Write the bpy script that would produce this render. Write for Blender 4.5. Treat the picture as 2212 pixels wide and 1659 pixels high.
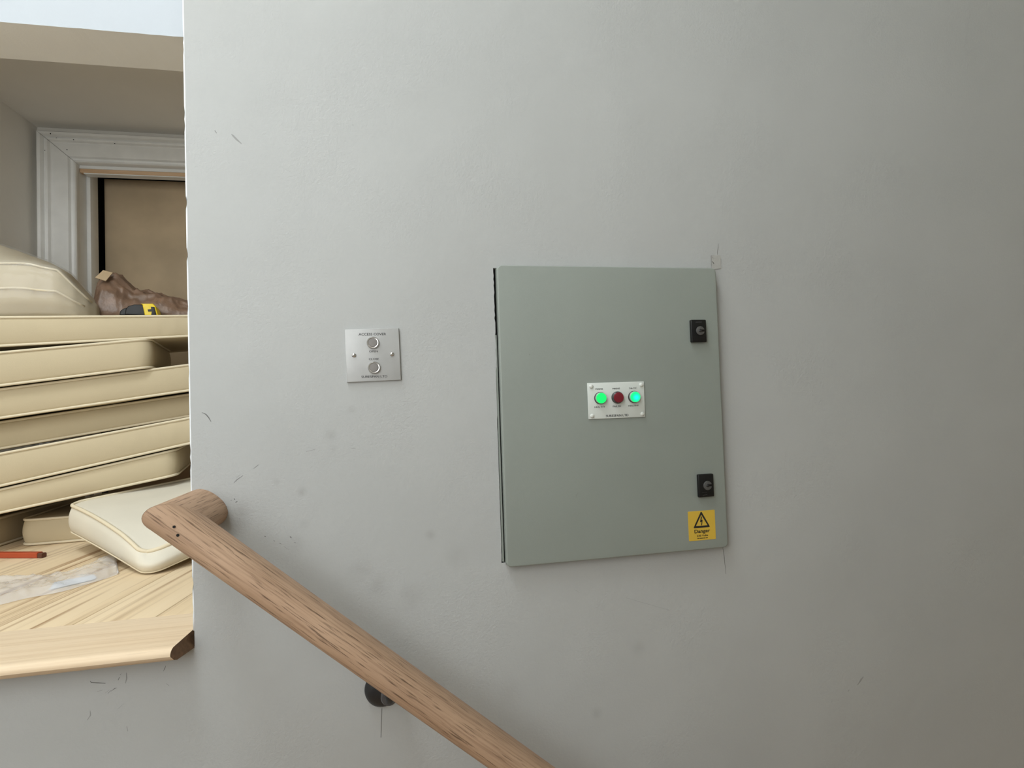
import bpy, bmesh, math, random
from mathutils import Vector, Matrix, noise
random.seed(7)
S = bpy.context.scene
for o in list(bpy.data.objects): bpy.data.objects.remove(o)
COL = S.collection
R = math.radians

# ------------------------------------------------------------------ camera
cam_data = bpy.data.cameras.new('camera'); cam = bpy.data.objects.new('camera', cam_data); COL.objects.link(cam)
cam_data.sensor_width = 36.0; cam_data.lens = 1151.087 / 2212 * 36.0
cam_data.clip_start = 0.02
cr, cu, cf = Vector((.9826, -.1826, -.0337)), Vector((.0281, -.0331, .9991)), Vector((.1836, .9826, .0274))
M = Matrix((( cr.x, cu.x, -cf.x, -.1435), (cr.y, cu.y, -cf.y, -.8853), (cr.z, cu.z, -cf.z, .2769), (0, 0, 0, 1)))
cam.matrix_world = M
S.camera = cam

# ------------------------------------------------------------------ light
S.view_settings.view_transform = 'Standard'; S.view_settings.look = 'None'
S.view_settings.gamma = 1.0; S.view_settings.use_curve_mapping = False
S.view_settings.exposure = 0.0
W = bpy.data.worlds.new('world'); S.world = W; W.use_nodes = True
wb = W.node_tree.nodes['Background']
wb.inputs[0].default_value = (1.0, .91, .78, 1); wb.inputs[1].default_value = .6
def area(name, loc, rot, sx, sy, power, color):
    l = bpy.data.lights.new(name, 'AREA'); l.shape = 'RECTANGLE'; l.size = sx; l.size_y = sy
    l.energy = power; l.color = color
    o = bpy.data.objects.new(name, l); COL.objects.link(o); o.location = loc; o.rotation_euler = rot
    return o
area('rooflight_daylight', (-1.02, -.80, 2.98), (0, 0, 0), .7, 1.0, 43, (.87, .955, 1.0))
area('added_front_fill', (-.92, -1.34, .90), (R(90), 0, 0), .85, 1.45, 18, (.93, .975, 1.0))  # added fill lamp at the rear wall, brightens the recess and lower wall

# ------------------------------------------------------------------ materials
def new_mat(name):
    m = bpy.data.materials.new(name); m.use_nodes = True
    nt = m.node_tree; return m, nt, nt.nodes['Principled BSDF']
def srgb(r, g, b):
    f = lambda c: ((c / 255 + .055) / 1.055) ** 2.4 if c > 10 else c / 255 / 12.92
    return (f(r), f(g), f(b), 1)
def N(nt, t, **k):
    n = nt.nodes.new(t)
    for a, v in k.items(): setattr(n, a, v)
    return n
def simple(name, col, rough=.5, metal=0., var=0., vscale=6., bump=0., bscale=300., spec=.5, coat=0.):
    m, nt, b = new_mat(name); L = nt.links
    b.inputs['Base Color'].default_value = col; b.inputs['Roughness'].default_value = rough
    b.inputs['Metallic'].default_value = metal; b.inputs['Specular IOR Level'].default_value = spec
    b.inputs['Coat Weight'].default_value = coat
    if var or bump: tc = N(nt, 'ShaderNodeTexCoord')
    if var:
        n = N(nt, 'ShaderNodeTexNoise'); n.inputs['Scale'].default_value = vscale; n.inputs['Detail'].default_value = 4
        L.new(tc.outputs['Object'], n.inputs['Vector'])
        r = N(nt, 'ShaderNodeValToRGB'); r.color_ramp.elements[0].position = .3; r.color_ramp.elements[1].position = .7
        r.color_ramp.elements[0].color = tuple(c * (1 - var) for c in col[:3]) + (1,)
        r.color_ramp.elements[1].color = tuple(min(1, c * (1 + var * .6)) for c in col[:3]) + (1,)
        L.new(n.outputs['Fac'], r.inputs['Fac']); L.new(r.outputs['Color'], b.inputs['Base Color'])
    if bump:
        n = N(nt, 'ShaderNodeTexNoise'); n.inputs['Scale'].default_value = bscale; n.inputs['Detail'].default_value = 3
        L.new(tc.outputs['Object'], n.inputs['Vector'])
        bp = N(nt, 'ShaderNodeBump'); bp.inputs['Strength'].default_value = bump; bp.inputs['Distance'].default_value = .001
        L.new(n.outputs['Fac'], bp.inputs['Height']); L.new(bp.outputs['Normal'], b.inputs['Normal'])
    return m

def plaster(name, col, smudges_shade=(), bump=.6):
    m, nt, b = new_mat(name); L = nt.links
    b.inputs['Roughness'].default_value = .75; b.inputs['Specular IOR Level'].default_value = .25
    tc = N(nt, 'ShaderNodeTexCoord')
    n = N(nt, 'ShaderNodeTexNoise'); n.inputs['Scale'].default_value = 3.2; n.inputs['Detail'].default_value = 5
    L.new(tc.outputs['Object'], n.inputs['Vector'])
    r = N(nt, 'ShaderNodeValToRGB'); e = r.color_ramp.elements
    e[0].position = .32; e[1].position = .68
    e[0].color = tuple(c * .955 for c in col[:3]) + (1,); e[1].color = tuple(c * 1.02 for c in col[:3]) + (1,)
    L.new(n.outputs['Fac'], r.inputs['Fac'])
    colout = r.outputs['Color']
    if smudges_shade:
        # hand marks, plus painted soft shade beside the rail return: round spots with noise
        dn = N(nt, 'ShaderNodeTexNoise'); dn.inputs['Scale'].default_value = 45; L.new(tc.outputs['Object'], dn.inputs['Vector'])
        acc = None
        for (x, z, rad, st) in smudges_shade:
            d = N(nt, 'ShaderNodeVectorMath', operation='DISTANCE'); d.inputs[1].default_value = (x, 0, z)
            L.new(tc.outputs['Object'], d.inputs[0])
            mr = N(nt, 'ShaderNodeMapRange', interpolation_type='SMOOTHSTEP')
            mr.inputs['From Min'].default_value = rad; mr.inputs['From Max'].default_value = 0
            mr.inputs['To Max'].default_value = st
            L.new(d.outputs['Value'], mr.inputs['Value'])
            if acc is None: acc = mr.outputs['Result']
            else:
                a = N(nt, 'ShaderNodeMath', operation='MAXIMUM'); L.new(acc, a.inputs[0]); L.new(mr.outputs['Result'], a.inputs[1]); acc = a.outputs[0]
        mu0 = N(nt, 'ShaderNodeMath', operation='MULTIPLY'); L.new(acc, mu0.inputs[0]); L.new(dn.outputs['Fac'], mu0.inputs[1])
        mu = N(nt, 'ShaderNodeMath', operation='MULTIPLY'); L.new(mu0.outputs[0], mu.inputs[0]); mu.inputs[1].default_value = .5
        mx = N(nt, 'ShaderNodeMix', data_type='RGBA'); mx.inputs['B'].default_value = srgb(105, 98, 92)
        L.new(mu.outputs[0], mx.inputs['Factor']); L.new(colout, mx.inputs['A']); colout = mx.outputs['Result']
    L.new(colout, b.inputs['Base Color'])
    # roller stipple, stronger in patches
    n1 = N(nt, 'ShaderNodeTexNoise'); n1.inputs['Scale'].default_value = 230; n1.inputs['Detail'].default_value = 3; n1.inputs['Roughness'].default_value = .6
    n2 = N(nt, 'ShaderNodeTexNoise'); n2.inputs['Scale'].default_value = 5.5; n2.inputs['Detail'].default_value = 2
    n3 = N(nt, 'ShaderNodeTexNoise'); n3.inputs['Scale'].default_value = 9; n3.inputs['Detail'].default_value = 3
    for n_ in (n1, n2, n3): L.new(tc.outputs['Object'], n_.inputs['Vector'])
    mr = N(nt, 'ShaderNodeMapRange'); mr.inputs['From Min'].default_value = .42; mr.inputs['From Max'].default_value = .62
    mr.inputs['To Min'].default_value = .35; mr.inputs['To Max'].default_value = 1.0
    L.new(n2.outputs['Fac'], mr.inputs['Value'])
    mu = N(nt, 'ShaderNodeMath', operation='MULTIPLY'); L.new(n1.outputs['Fac'], mu.inputs[0]); L.new(mr.outputs['Result'], mu.inputs[1])
    bp = N(nt, 'ShaderNodeBump'); bp.inputs['Strength'].default_value = bump; bp.inputs['Distance'].default_value = .0012
    L.new(mu.outputs[0], bp.inputs['Height'])
    bp2 = N(nt, 'ShaderNodeBump'); bp2.inputs['Strength'].default_value = .25; bp2.inputs['Distance'].default_value = .006
    L.new(n3.outputs['Fac'], bp2.inputs['Height']); L.new(bp.outputs['Normal'], bp2.inputs['Normal'])
    L.new(bp2.outputs['Normal'], b.inputs['Normal'])
    return m

def wood(name, light, dark, line, lx=.6, ly=26., dist=5., pore=0., rough=.55, ring=.5, cluster=False):
    """grain runs along local X; rings are distorted bands across Y/Z; pores are short dark dashes along X"""
    m, nt, b = new_mat(name); L = nt.links
    b.inputs['Roughness'].default_value = rough; b.inputs['Specular IOR Level'].default_value = .3
    tc = N(nt, 'ShaderNodeTexCoord'); oi = N(nt, 'ShaderNodeObjectInfo')
    off = N(nt, 'ShaderNodeVectorMath', operation='SCALE'); off.inputs[0].default_value = (3.1, 1.7, 2.3)
    L.new(oi.outputs['Random'], off.inputs['Scale'])
    ad = N(nt, 'ShaderNodeVectorMath', operation='ADD'); L.new(tc.outputs['Object'], ad.inputs[0]); L.new(off.outputs[0], ad.inputs[1])
    mp = N(nt, 'ShaderNodeMapping'); mp.inputs['Scale'].default_value = (lx, 1, 1); L.new(ad.outputs[0], mp.inputs['Vector'])
    wn = N(nt, 'ShaderNodeTexNoise'); wn.inputs['Scale'].default_value = 6; wn.inputs['Detail'].default_value = 2
    L.new(mp.outputs[0], wn.inputs['Vector'])
    ws = N(nt, 'ShaderNodeVectorMath', operation='SCALE'); ws.inputs['Scale'].default_value = dist * .01
    L.new(wn.outputs['Color'], ws.inputs[0])
    wa = N(nt, 'ShaderNodeVectorMath', operation='ADD'); L.new(ad.outputs[0], wa.inputs[0]); L.new(ws.outputs[0], wa.inputs[1])
    ms = N(nt, 'ShaderNodeMapping'); ms.inputs['Scale'].default_value = (lx * 6, ly, ly); L.new(wa.outputs[0], ms.inputs['Vector'])
    wv = N(nt, 'ShaderNodeTexNoise'); wv.inputs['Scale'].default_value = 1; wv.inputs['Detail'].default_value = 2.5; wv.inputs['Roughness'].default_value = .62
    L.new(ms.outputs[0], wv.inputs['Vector'])
    if cluster:
        mc = N(nt, 'ShaderNodeMapping'); mc.inputs['Scale'].default_value = (lx * 5, 16, 16); L.new(wa.outputs[0], mc.inputs['Vector'])
        nc = N(nt, 'ShaderNodeTexNoise'); nc.inputs['Scale'].default_value = 1; nc.inputs['Detail'].default_value = 1; L.new(mc.outputs[0], nc.inputs['Vector'])
        rc = N(nt, 'ShaderNodeMapRange'); rc.inputs['From Min'].default_value = .40; rc.inputs['From Max'].default_value = .58
        rc.inputs['To Min'].default_value = .12; rc.inputs['To Max'].default_value = 1.0; L.new(nc.outputs['Fac'], rc.inputs['Value'])
    nz = N(nt, 'ShaderNodeTexNoise'); nz.inputs['Scale'].default_value = 7; nz.inputs['Detail'].default_value = 4
    L.new(mp.outputs[0], nz.inputs['Vector'])
    r0 = N(nt, 'ShaderNodeValToRGB'); r0.color_ramp.elements[0].color = dark; r0.color_ramp.elements[1].color = light
    r0.color_ramp.elements[0].position = .25; r0.color_ramp.elements[1].position = .75
    L.new(nz.outputs['Fac'], r0.inputs['Fac'])
    r1 = N(nt, 'ShaderNodeValToRGB'); r1.color_ramp.elements[0].position = .47; r1.color_ramp.elements[1].position = .68
    r1.color_ramp.elements[0].color = (0, 0, 0, 1); r1.color_ramp.elements[1].color = (ring,) * 3 + (1,)
    L.new(wv.outputs['Fac'], r1.inputs['Fac'])
    mx = N(nt, 'ShaderNodeMix', data_type='RGBA'); mx.inputs['B'].default_value = line
    if cluster:
        mm_ = N(nt, 'ShaderNodeMath', operation='MULTIPLY'); L.new(r1.outputs['Color'], mm_.inputs[0]); L.new(rc.outputs['Result'], mm_.inputs[1])
        L.new(mm_.outputs[0], mx.inputs['Factor'])
    else: L.new(r1.outputs['Color'], mx.inputs['Factor'])
    L.new(r0.outputs['Color'], mx.inputs['A'])
    out = mx.outputs['Result']
    if pore:
        m2 = N(nt, 'ShaderNodeMapping'); m2.inputs['Scale'].default_value = (26, 520, 520); L.new(ad.outputs[0], m2.inputs['Vector'])
        n2 = N(nt, 'ShaderNodeTexNoise'); n2.inputs['Scale'].default_value = 1; n2.inputs['Detail'].default_value = 3; L.new(m2.outputs[0], n2.inputs['Vector'])
        r2 = N(nt, 'ShaderNodeValToRGB'); r2.color_ramp.elements[0].position = .56; r2.color_ramp.elements[1].position = .70
        r2.color_ramp.elements[0].color = (0, 0, 0, 1); r2.color_ramp.elements[1].color = (pore,) * 3 + (1,)
        L.new(n2.outputs['Fac'], r2.inputs['Fac'])
        mx2 = N(nt, 'ShaderNodeMix', data_type='RGBA'); mx2.inputs['B'].default_value = tuple(c * .45 for c in line[:3]) + (1,)
        L.new(r2.outputs['Color'], mx2.inputs['Factor']); L.new(out, mx2.inputs['A']); out = mx2.outputs['Result']
        bp = N(nt, 'ShaderNodeBump'); bp.inputs['Strength'].default_value = .3; bp.inputs['Distance'].default_value = -.0006
        L.new(r2.outputs['Color'], bp.inputs['Height']); L.new(bp.outputs['Normal'], b.inputs['Normal'])
    L.new(out, b.inputs['Base Color'])
    return m

def film(name, tint, opacity, rough=.12, bscale=60, bump=.6):
    m = bpy.data.materials.new(name); m.use_nodes = True; nt = m.node_tree; L = nt.links
    nt.nodes.clear()
    out = N(nt, 'ShaderNodeOutputMaterial'); tr = N(nt, 'ShaderNodeBsdfTransparent'); pr = N(nt, 'ShaderNodeBsdfPrincipled')
    pr.inputs['Base Color'].default_value = tint; pr.inputs['Roughness'].default_value = rough; pr.inputs['Specular IOR Level'].default_value = .8
    mx = N(nt, 'ShaderNodeMixShader'); mx.inputs[0].default_value = opacity
    tc = N(nt, 'ShaderNodeTexCoord'); n = N(nt, 'ShaderNodeTexNoise'); n.inputs['Scale'].default_value = bscale; n.inputs['Detail'].default_value = 3
    L.new(tc.outputs['Object'], n.inputs['Vector'])
    bp = N(nt, 'ShaderNodeBump'); bp.inputs['Strength'].default_value = bump; bp.inputs['Distance'].default_value = .004
    L.new(n.outputs['Fac'], bp.inputs['Height']); L.new(bp.outputs['Normal'], pr.inputs['Normal'])
    L.new(tr.outputs[0], mx.inputs[1]); L.new(pr.outputs[0], mx.inputs[2]); L.new(mx.outputs[0], out.inputs[0])
    return m

SMUDGES_SHADE = [(-.273, .229, .014, .5), (-.3555, .16, .008, .5), (-.318, .1425, .011, .7), (-.316, .093, .012, .35), (-.1215, .06, .013, .6),
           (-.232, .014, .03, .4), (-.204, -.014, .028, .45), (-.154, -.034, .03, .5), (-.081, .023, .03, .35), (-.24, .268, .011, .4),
           (-.27, .207, .008, .4), (.23, -.164, .02, .35), (.15, -.264, .015, .5), (0, -.2125, .03, .3), (-.42, .10, .03, .55), (-.405, .118, .02, .5),  # end pair: soft shadow of the rail return, painted into the wall colour
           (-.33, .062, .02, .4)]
MAT = dict(
    wall=plaster('wall_paint', srgb(174, 175, 174), SMUDGES_SHADE),
    recess=plaster('recess_paint', srgb(238, 234, 226), bump=.25),
    warmwall=plaster('stair_end_paint', srgb(222, 213, 188), bump=.2),
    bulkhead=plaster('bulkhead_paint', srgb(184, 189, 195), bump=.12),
    white=plaster('bright_paint', srgb(224, 227, 230), bump=.15),
    gloss=simple('white_joinery_paint', srgb(238, 237, 233), .4, var=.05, vscale=20, bump=.12, bscale=90),
    cab=simple('grey_powder_coat', srgb(137, 143, 137), .42, var=.05, vscale=5, bump=.12, bscale=700),
    cabdark=simple('cabinet_body_grey', srgb(132, 137, 130), .5),
    black=simple('black_plastic', srgb(13, 13, 14), .42, spec=.35),
    blackmetal=simple('black_metal', srgb(38, 38, 40), .42, metal=.3),
    greymetal=simple('dark_grey_metal', srgb(96, 95, 98), .4, metal=.6),
    void=simple('painted_void', srgb(10, 10, 11), .9),
    steel=simple('brushed_steel', srgb(168, 168, 167), .40, metal=.15, var=.06, vscale=40),
    chrome=simple('button_rim_metal', srgb(205, 203, 200), .2, metal=1.0),
    cap=simple('button_cap_metal', srgb(122, 118, 115), .42, metal=.4),
    lettering=simple('black_lettering', srgb(22, 22, 24), .6),
    plate=simple('white_laminate', srgb(204, 208, 204), .4),
    rivet=simple('pale_nylon', srgb(206, 208, 203), .4),
    bezel=simple('dark_bezel', srgb(44, 46, 46), .25, coat=.3),
    collar=simple('clear_collar', srgb(150, 170, 158), .15),
    red=simple('red_lens', srgb(112, 22, 36), .3),
    cam_=simple('lock_cam_zinc', srgb(100, 100, 100), .4, metal=.6),
    yellow=simple('warning_yellow', srgb(203, 168, 60), .5),
    oak=wood('oak', srgb(184, 154, 128), srgb(163, 133, 108), srgb(122, 93, 72), lx=1.1, ly=300, dist=.5, pore=.8, ring=.5, rough=.6),
    pine=wood('pine_board', srgb(236, 216, 184), srgb(216, 190, 152), srgb(146, 106, 66), lx=.14, ly=88, dist=5, ring=.95, cluster=True),
    nosing=wood('nosing_timber', srgb(225, 205, 178), srgb(217, 194, 164), srgb(188, 154, 114), lx=.3, ly=120, dist=1, ring=.3, pore=.12),
    endgrain=simple('end_grain', srgb(124, 94, 66), .7, var=.25, vscale=160),
    rawwood=wood('raw_timber', srgb(226, 194, 160), srgb(214, 178, 140), srgb(178, 136, 98), lx=.3, ly=120, ring=.3),
    board=simple('brown_board', srgb(204, 182, 150), .6, var=.16, vscale=7),
    cream=simple('cream_fabric', srgb(197, 182, 152), .8, var=.03, vscale=9, bump=.2, bscale=900, spec=.2),
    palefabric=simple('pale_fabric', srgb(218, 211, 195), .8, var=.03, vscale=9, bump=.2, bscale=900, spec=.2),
    creampipe=simple('cream_piping', srgb(222, 209, 182), .75, spec=.2),
    wrap=film('clear_wrap', (.95, .94, .90, 1), .20, rough=.1, bscale=26, bump=1.),
    zipfilm=film('clear_polythene', (.86, .85, .85, 1), .42, rough=.07, bscale=30, bump=.8),
    slip=simple('pale_blue_paper', srgb(214, 222, 234), .5),
    brownbag=simple('brown_thin_plastic', srgb(132, 105, 86), .36, var=.3, vscale=34, bump=1., bscale=120, spec=.6),
    paletape=simple('pale_tape', srgb(198, 174, 140), .5),
    tapeyellow=simple('bright_yellow_plastic', srgb(236, 206, 20), .35),
    orange=simple('orange_paint', srgb(172, 72, 40), .45),
    pencil_end=simple('dark_worn_end', srgb(92, 56, 40), .7),
    filler=plaster('bare_filler', srgb(168, 167, 163), bump=.6),
    jag=simple('broken_plaster', srgb(200, 196, 188), .9, bump=.8, bscale=300),
)
def scuff_mat(name, col, op):
    m = film(name, col, op, rough=.8, bump=0.); return m
MAT['scuff'] = scuff_mat('scuff_graphite', srgb(92, 90, 88), .55)
MAT['crack'] = scuff_mat('hairline_crack', srgb(84, 80, 74), .72)
MAT['faint'] = scuff_mat('faint_scuff', srgb(120, 118, 115), .30)
def lens_mat(name, rim, core=None, cxz=None, st=1.0):
    m = bpy.data.materials.new(name); m.use_nodes = True; nt = m.node_tree; L = nt.links
    b = nt.nodes['Principled BSDF']; b.inputs['Base Color'].default_value = (.01, .12, .05, 1); b.inputs['Roughness'].default_value = .3
    b.inputs['Emission Strength'].default_value = st; b.inputs['Emission Color'].default_value = rim
    if core:
        tc = N(nt, 'ShaderNodeTexCoord'); d = N(nt, 'ShaderNodeVectorMath', operation='DISTANCE'); d.inputs[1].default_value = cxz
        L.new(tc.outputs['Object'], d.inputs[0])
        r = N(nt, 'ShaderNodeMapRange'); r.inputs['From Min'].default_value = .0015; r.inputs['From Max'].default_value = .0075
        L.new(d.outputs['Value'], r.inputs['Value'])
        mx = N(nt, 'ShaderNodeMix', data_type='RGBA'); mx.inputs['A'].default_value = core; mx.inputs['B'].default_value = rim
        L.new(r.outputs['Result'], mx.inputs['Factor']); L.new(mx.outputs['Result'], b.inputs['Emission Color'])
    return m
MAT['green'] = lens_mat('lit_green_lens', (0, 1.0, .16, 1), st=1.0)

# ------------------------------------------------------------------ mesh helpers
def tag(o, label=None, cat=None, group=None, kind=None):
    if label: o['label'] = label
    if cat: o['category'] = cat
    if group: o['group'] = group
    if kind: o['kind'] = kind
    return o
def link(name, me, m, parent=None, smooth=True, loc=None):
    o = bpy.data.objects.new(name, me); COL.objects.link(o)
    if m is not None and not me.materials: me.materials.append(MAT[m] if isinstance(m, str) else m)
    for p in me.polygons: p.use_smooth = smooth
    if parent is not None:
        o.parent = parent; o.matrix_parent_inverse = parent.matrix_basis.inverted()
    if loc is not None: o.location = loc
    return o
def from_bm(name, bm, m, parent=None, smooth=True):
    bmesh.ops.recalc_face_normals(bm, faces=bm.faces[:])
    me = bpy.data.meshes.new(name); bm.to_mesh(me); bm.free()
    return link(name, me, m, parent, smooth)
def empty(name, loc):
    o = bpy.data.objects.new(name, None); COL.objects.link(o); o.location = loc; o.empty_display_size = .05
    return o
def sharp(o, ang=35):
    me = o.data; me.set_sharp_from_angle(angle=R(ang)); return o
def add_box(bm, x0, x1, y0, y1, z0, z1):
    vs = [bm.verts.new(p) for p in ((x0, y0, z0), (x1, y0, z0), (x1, y1, z0), (x0, y1, z0), (x0, y0, z1), (x1, y0, z1), (x1, y1, z1), (x0, y1, z1))]
    fs = [bm.faces.new([vs[i] for i in f]) for f in ((0, 3, 2, 1), (4, 5, 6, 7), (0, 1, 5, 4), (1, 2, 6, 5), (2, 3, 7, 6), (3, 0, 4, 7))]
    return vs, fs
def box(name, x0, x1, y0, y1, z0, z1, m, parent=None, bev=0., seg=2):
    bm = bmesh.new(); add_box(bm, x0, x1, y0, y1, z0, z1)
    if bev: bmesh.ops.bevel(bm, geom=bm.edges[:], offset=bev, segments=seg, affect='EDGES', profile=.5)
    return sharp(from_bm(name, bm, m, parent, bool(bev)), 50)
def add_prism(bm, pts, lo, hi, axis):
    """closed outline pts (2D) extruded along axis from lo to hi"""
    def P(a, b, c): return {'y': (a, c, b), 'x': (c, a, b), 'z': (a, b, c)}[axis]
    v0 = [bm.verts.new(P(a, b, lo)) for a, b in pts]; v1 = [bm.verts.new(P(a, b, hi)) for a, b in pts]
    n = len(pts)
    f0 = bm.faces.new(v0); f1 = bm.faces.new(v1[::-1])
    for i in range(n): bm.faces.new((v0[i], v0[(i + 1) % n], v1[(i + 1) % n], v1[i]))
    return v0, v1, f0, f1
def prism(name, pts, lo, hi, axis, m, parent=None, smooth=False, bev=0.):
    bm = bmesh.new(); v0, v1, f0, f1 = add_prism(bm, pts, lo, hi, axis)
    if bev:
        bmesh.ops.recalc_face_normals(bm, faces=bm.faces[:])
        bmesh.ops.bevel(bm, geom=list(f0.edges), offset=bev, segments=3, affect='EDGES', profile=.5)
    return sharp(from_bm(name, bm, m, parent, smooth or bool(bev)), 45)
def rrect(x0, x1, z0, z1, r, n=6):
    out = []
    for cx, cz, a0 in ((x1 - r, z0 + r, -90), (x1 - r, z1 - r, 0), (x0 + r, z1 - r, 90), (x0 + r, z0 + r, 180)):
        for i in range(n + 1):
            a = R(a0 + 90 * i / n); out.append((cx + r * math.cos(a), cz + r * math.sin(a)))
    return out
def lathe_y(name, cx, cz, prof, m, parent=None, n=40):
    """prof: list of (radius, y); revolved about the axis through (cx, cz) along y"""
    bm = bmesh.new(); rings = []
    for r, y in prof:
        if r < 1e-6: rings.append([bm.verts.new((cx, y, cz))])
        else: rings.append([bm.verts.new((cx + r * math.cos(2 * math.pi * i / n), y, cz + r * math.sin(2 * math.pi * i / n))) for i in range(n)])
    for a, b in zip(rings, rings[1:]):
        if len(a) == 1 and len(b) == 1: continue
        for i in range(n):
            j = (i + 1) % n
            if len(a) == 1: bm.faces.new((a[0], b[i], b[j]))
            elif len(b) == 1: bm.faces.new((a[i], a[j], b[0]))
            else: bm.faces.new((a[i], a[j], b[j], b[i]))
    return sharp(from_bm(name, bm, m, parent), 40)
def tube(name, pts, r, m, parent=None, closed=False, n=8):
    pts = [Vector(p) for p in pts]; bm = bmesh.new(); rings = []; L = len(pts)
    up = Vector((0, 0, 1))
    for i, p in enumerate(pts):
        a = pts[(i - 1) % L] if (closed or i) else p; b = pts[(i + 1) % L] if (closed or i < L - 1) else p
        t = (b - a).normalized(); s = t.cross(up)
        if s.length < 1e-4: s = t.cross(Vector((0, 1, 0)))
        s.normalize(); q = s.cross(t)
        rings.append([bm.verts.new(p + s * (r * math.cos(2 * math.pi * k / n)) + q * (r * math.sin(2 * math.pi * k / n))) for k in range(n)])
    for i in range(L if closed else L - 1):
        a, b = rings[i], rings[(i + 1) % L]
        for k in range(n): bm.faces.new((a[k], a[(k + 1) % n], b[(k + 1) % n], b[k]))
    if not closed:
        bm.faces.new(rings[0][::-1]); bm.faces.new(rings[-1])
    return from_bm(name, bm, m, parent)
def text(body, x0, x1, zb, cap, y, parent, bold=0., name='lettering', m='lettering', rot=0., about=None, dbl=0.):
    cu_ = bpy.data.curves.new('t', 'FONT'); cu_.body = body; cu_.size = 1; cu_.extrude = 0.01; cu_.offset = bold
    cu_.resolution_u = 3
    t = bpy.data.objects.new('t', cu_); COL.objects.link(t)
    bpy.context.view_layer.update()
    me = bpy.data.meshes.new_from_object(t.evaluated_get(bpy.context.evaluated_depsgraph_get()))
    bpy.data.objects.remove(t); bpy.data.curves.remove(cu_)
    if dbl:
        bm = bmesh.new(); bm.from_mesh(me); g = bmesh.ops.duplicate(bm, geom=bm.verts[:] + bm.edges[:] + bm.faces[:])
        for v in g['geom']:
            if isinstance(v, bmesh.types.BMVert): v.co.x += dbl; v.co.z += .002
        bm.to_mesh(me); bm.free()
    xs = [v.co.x for v in me.vertices]; a, b = min(xs), max(xs)
    capd = .729   # cap height of the built-in face at size 1
    for v in me.vertices:
        X = x0 + (v.co.x - a) / (b - a) * (x1 - x0); Z = zb + v.co.y / capd * cap; Y = y - v.co.z * .012
        if about:
            dx, dz = X - about[0], Z - about[1]; c, s = math.cos(rot), math.sin(rot)
            X, Z = about[0] + c * dx - s * dz, about[1] + s * dx + c * dz
        v.co = (X, Y, Z)
    return link(name, me, m, parent, False)
def ribbon(name, pts, w, y, m, parent, th=.00025, taper=True):
    bm = bmesh.new(); n = len(pts); P = [Vector(p) for p in pts]; A = []; B = []
    for i, p in enumerate(P):
        t = (P[min(i + 1, n - 1)] - P[max(i - 1, 0)]).normalized(); q = Vector((-t.y, t.x))
        k = w * (.35 if taper and i in (0, n - 1) else 1) / 2
        A.append(p + q * k); B.append(p - q * k)
    add_prism(bm, [tuple(a) for a in A] + [tuple(b) for b in B[::-1]], y - th, y + .0002, 'y')
    return from_bm(name, bm, m, parent, False)

DZ = -.0576        # deck level
# ------------------------------------------------------------------ main wall with the opening on its left and the pocket for the cabinet
def build_wall():
    bm = bmesh.new()
    T = .10; X0 = -.4755; X1 = 2.22; ZB = -1.26; ZT = 3.02
    hx0, hx1, hz0, hz1 = -.0040, .3985, .0035, .4985
    rnd = random.Random(3)
    left = []                                    # broken plaster along the left side of the pocket
    z = hz0
    while z < hz1 - .004:
        base = -.0056 if z < .25 else (-.0050 if z < .33 else -.0036)
        j = rnd.uniform(-.0009, .0009) if (z > .33 or z < .02) else rnd.uniform(-.0002, .0002)
        left.append((base + j, z)); z += rnd.uniform(.004, .009)
    top = []
    x = hx0
    while x < hx1:
        j = rnd.uniform(0, .0016) if x > .33 else rnd.uniform(-.0002, .0003)
        top.append((x, hz1 + j)); x += rnd.uniform(.004, .008)
    edge = [(X0 + rnd.uniform(-.0002, .0002), ZT - i * (ZT + .076) / 140) for i in range(141)]   # slightly uneven arris
    bot = [(hx1, hz0), (hx0, hz0)]
    hole = left + top + [(hx1, top[-1][1])] + bot[:1]
    outer = edge[:-1] + [(X0, -.0785), (-1.396, -.0785), (-1.396, ZB), (X1, ZB), (X1, ZT)]
    for loop in (outer, hole):
        vs = [bm.verts.new((x, 0, z)) for x, z in loop]
        for i in range(len(vs)): bm.edges.new((vs[i], vs[(i + 1) % len(vs)]))
    r = bmesh.ops.triangle_fill(bm, use_beauty=True, use_dissolve=False, edges=bm.edges[:], normal=(0, -1, 0))
    e = bmesh.ops.extrude_face_region(bm, geom=bm.faces[:])
    for v in [g for g in e['geom'] if isinstance(g, bmesh.types.BMVert)]: v.co.y = T
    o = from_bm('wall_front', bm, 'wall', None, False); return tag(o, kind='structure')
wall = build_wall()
# rounded plaster arris along the wall end
arris = [( -.4757 + .00012 * noise.noise(Vector((0, 0, z * 9))), .0025, z) for z in [(-.055 + i * .02) for i in range(153)]]
tube('corner_bead', arris, .0026, 'white', wall, n=8)
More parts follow.
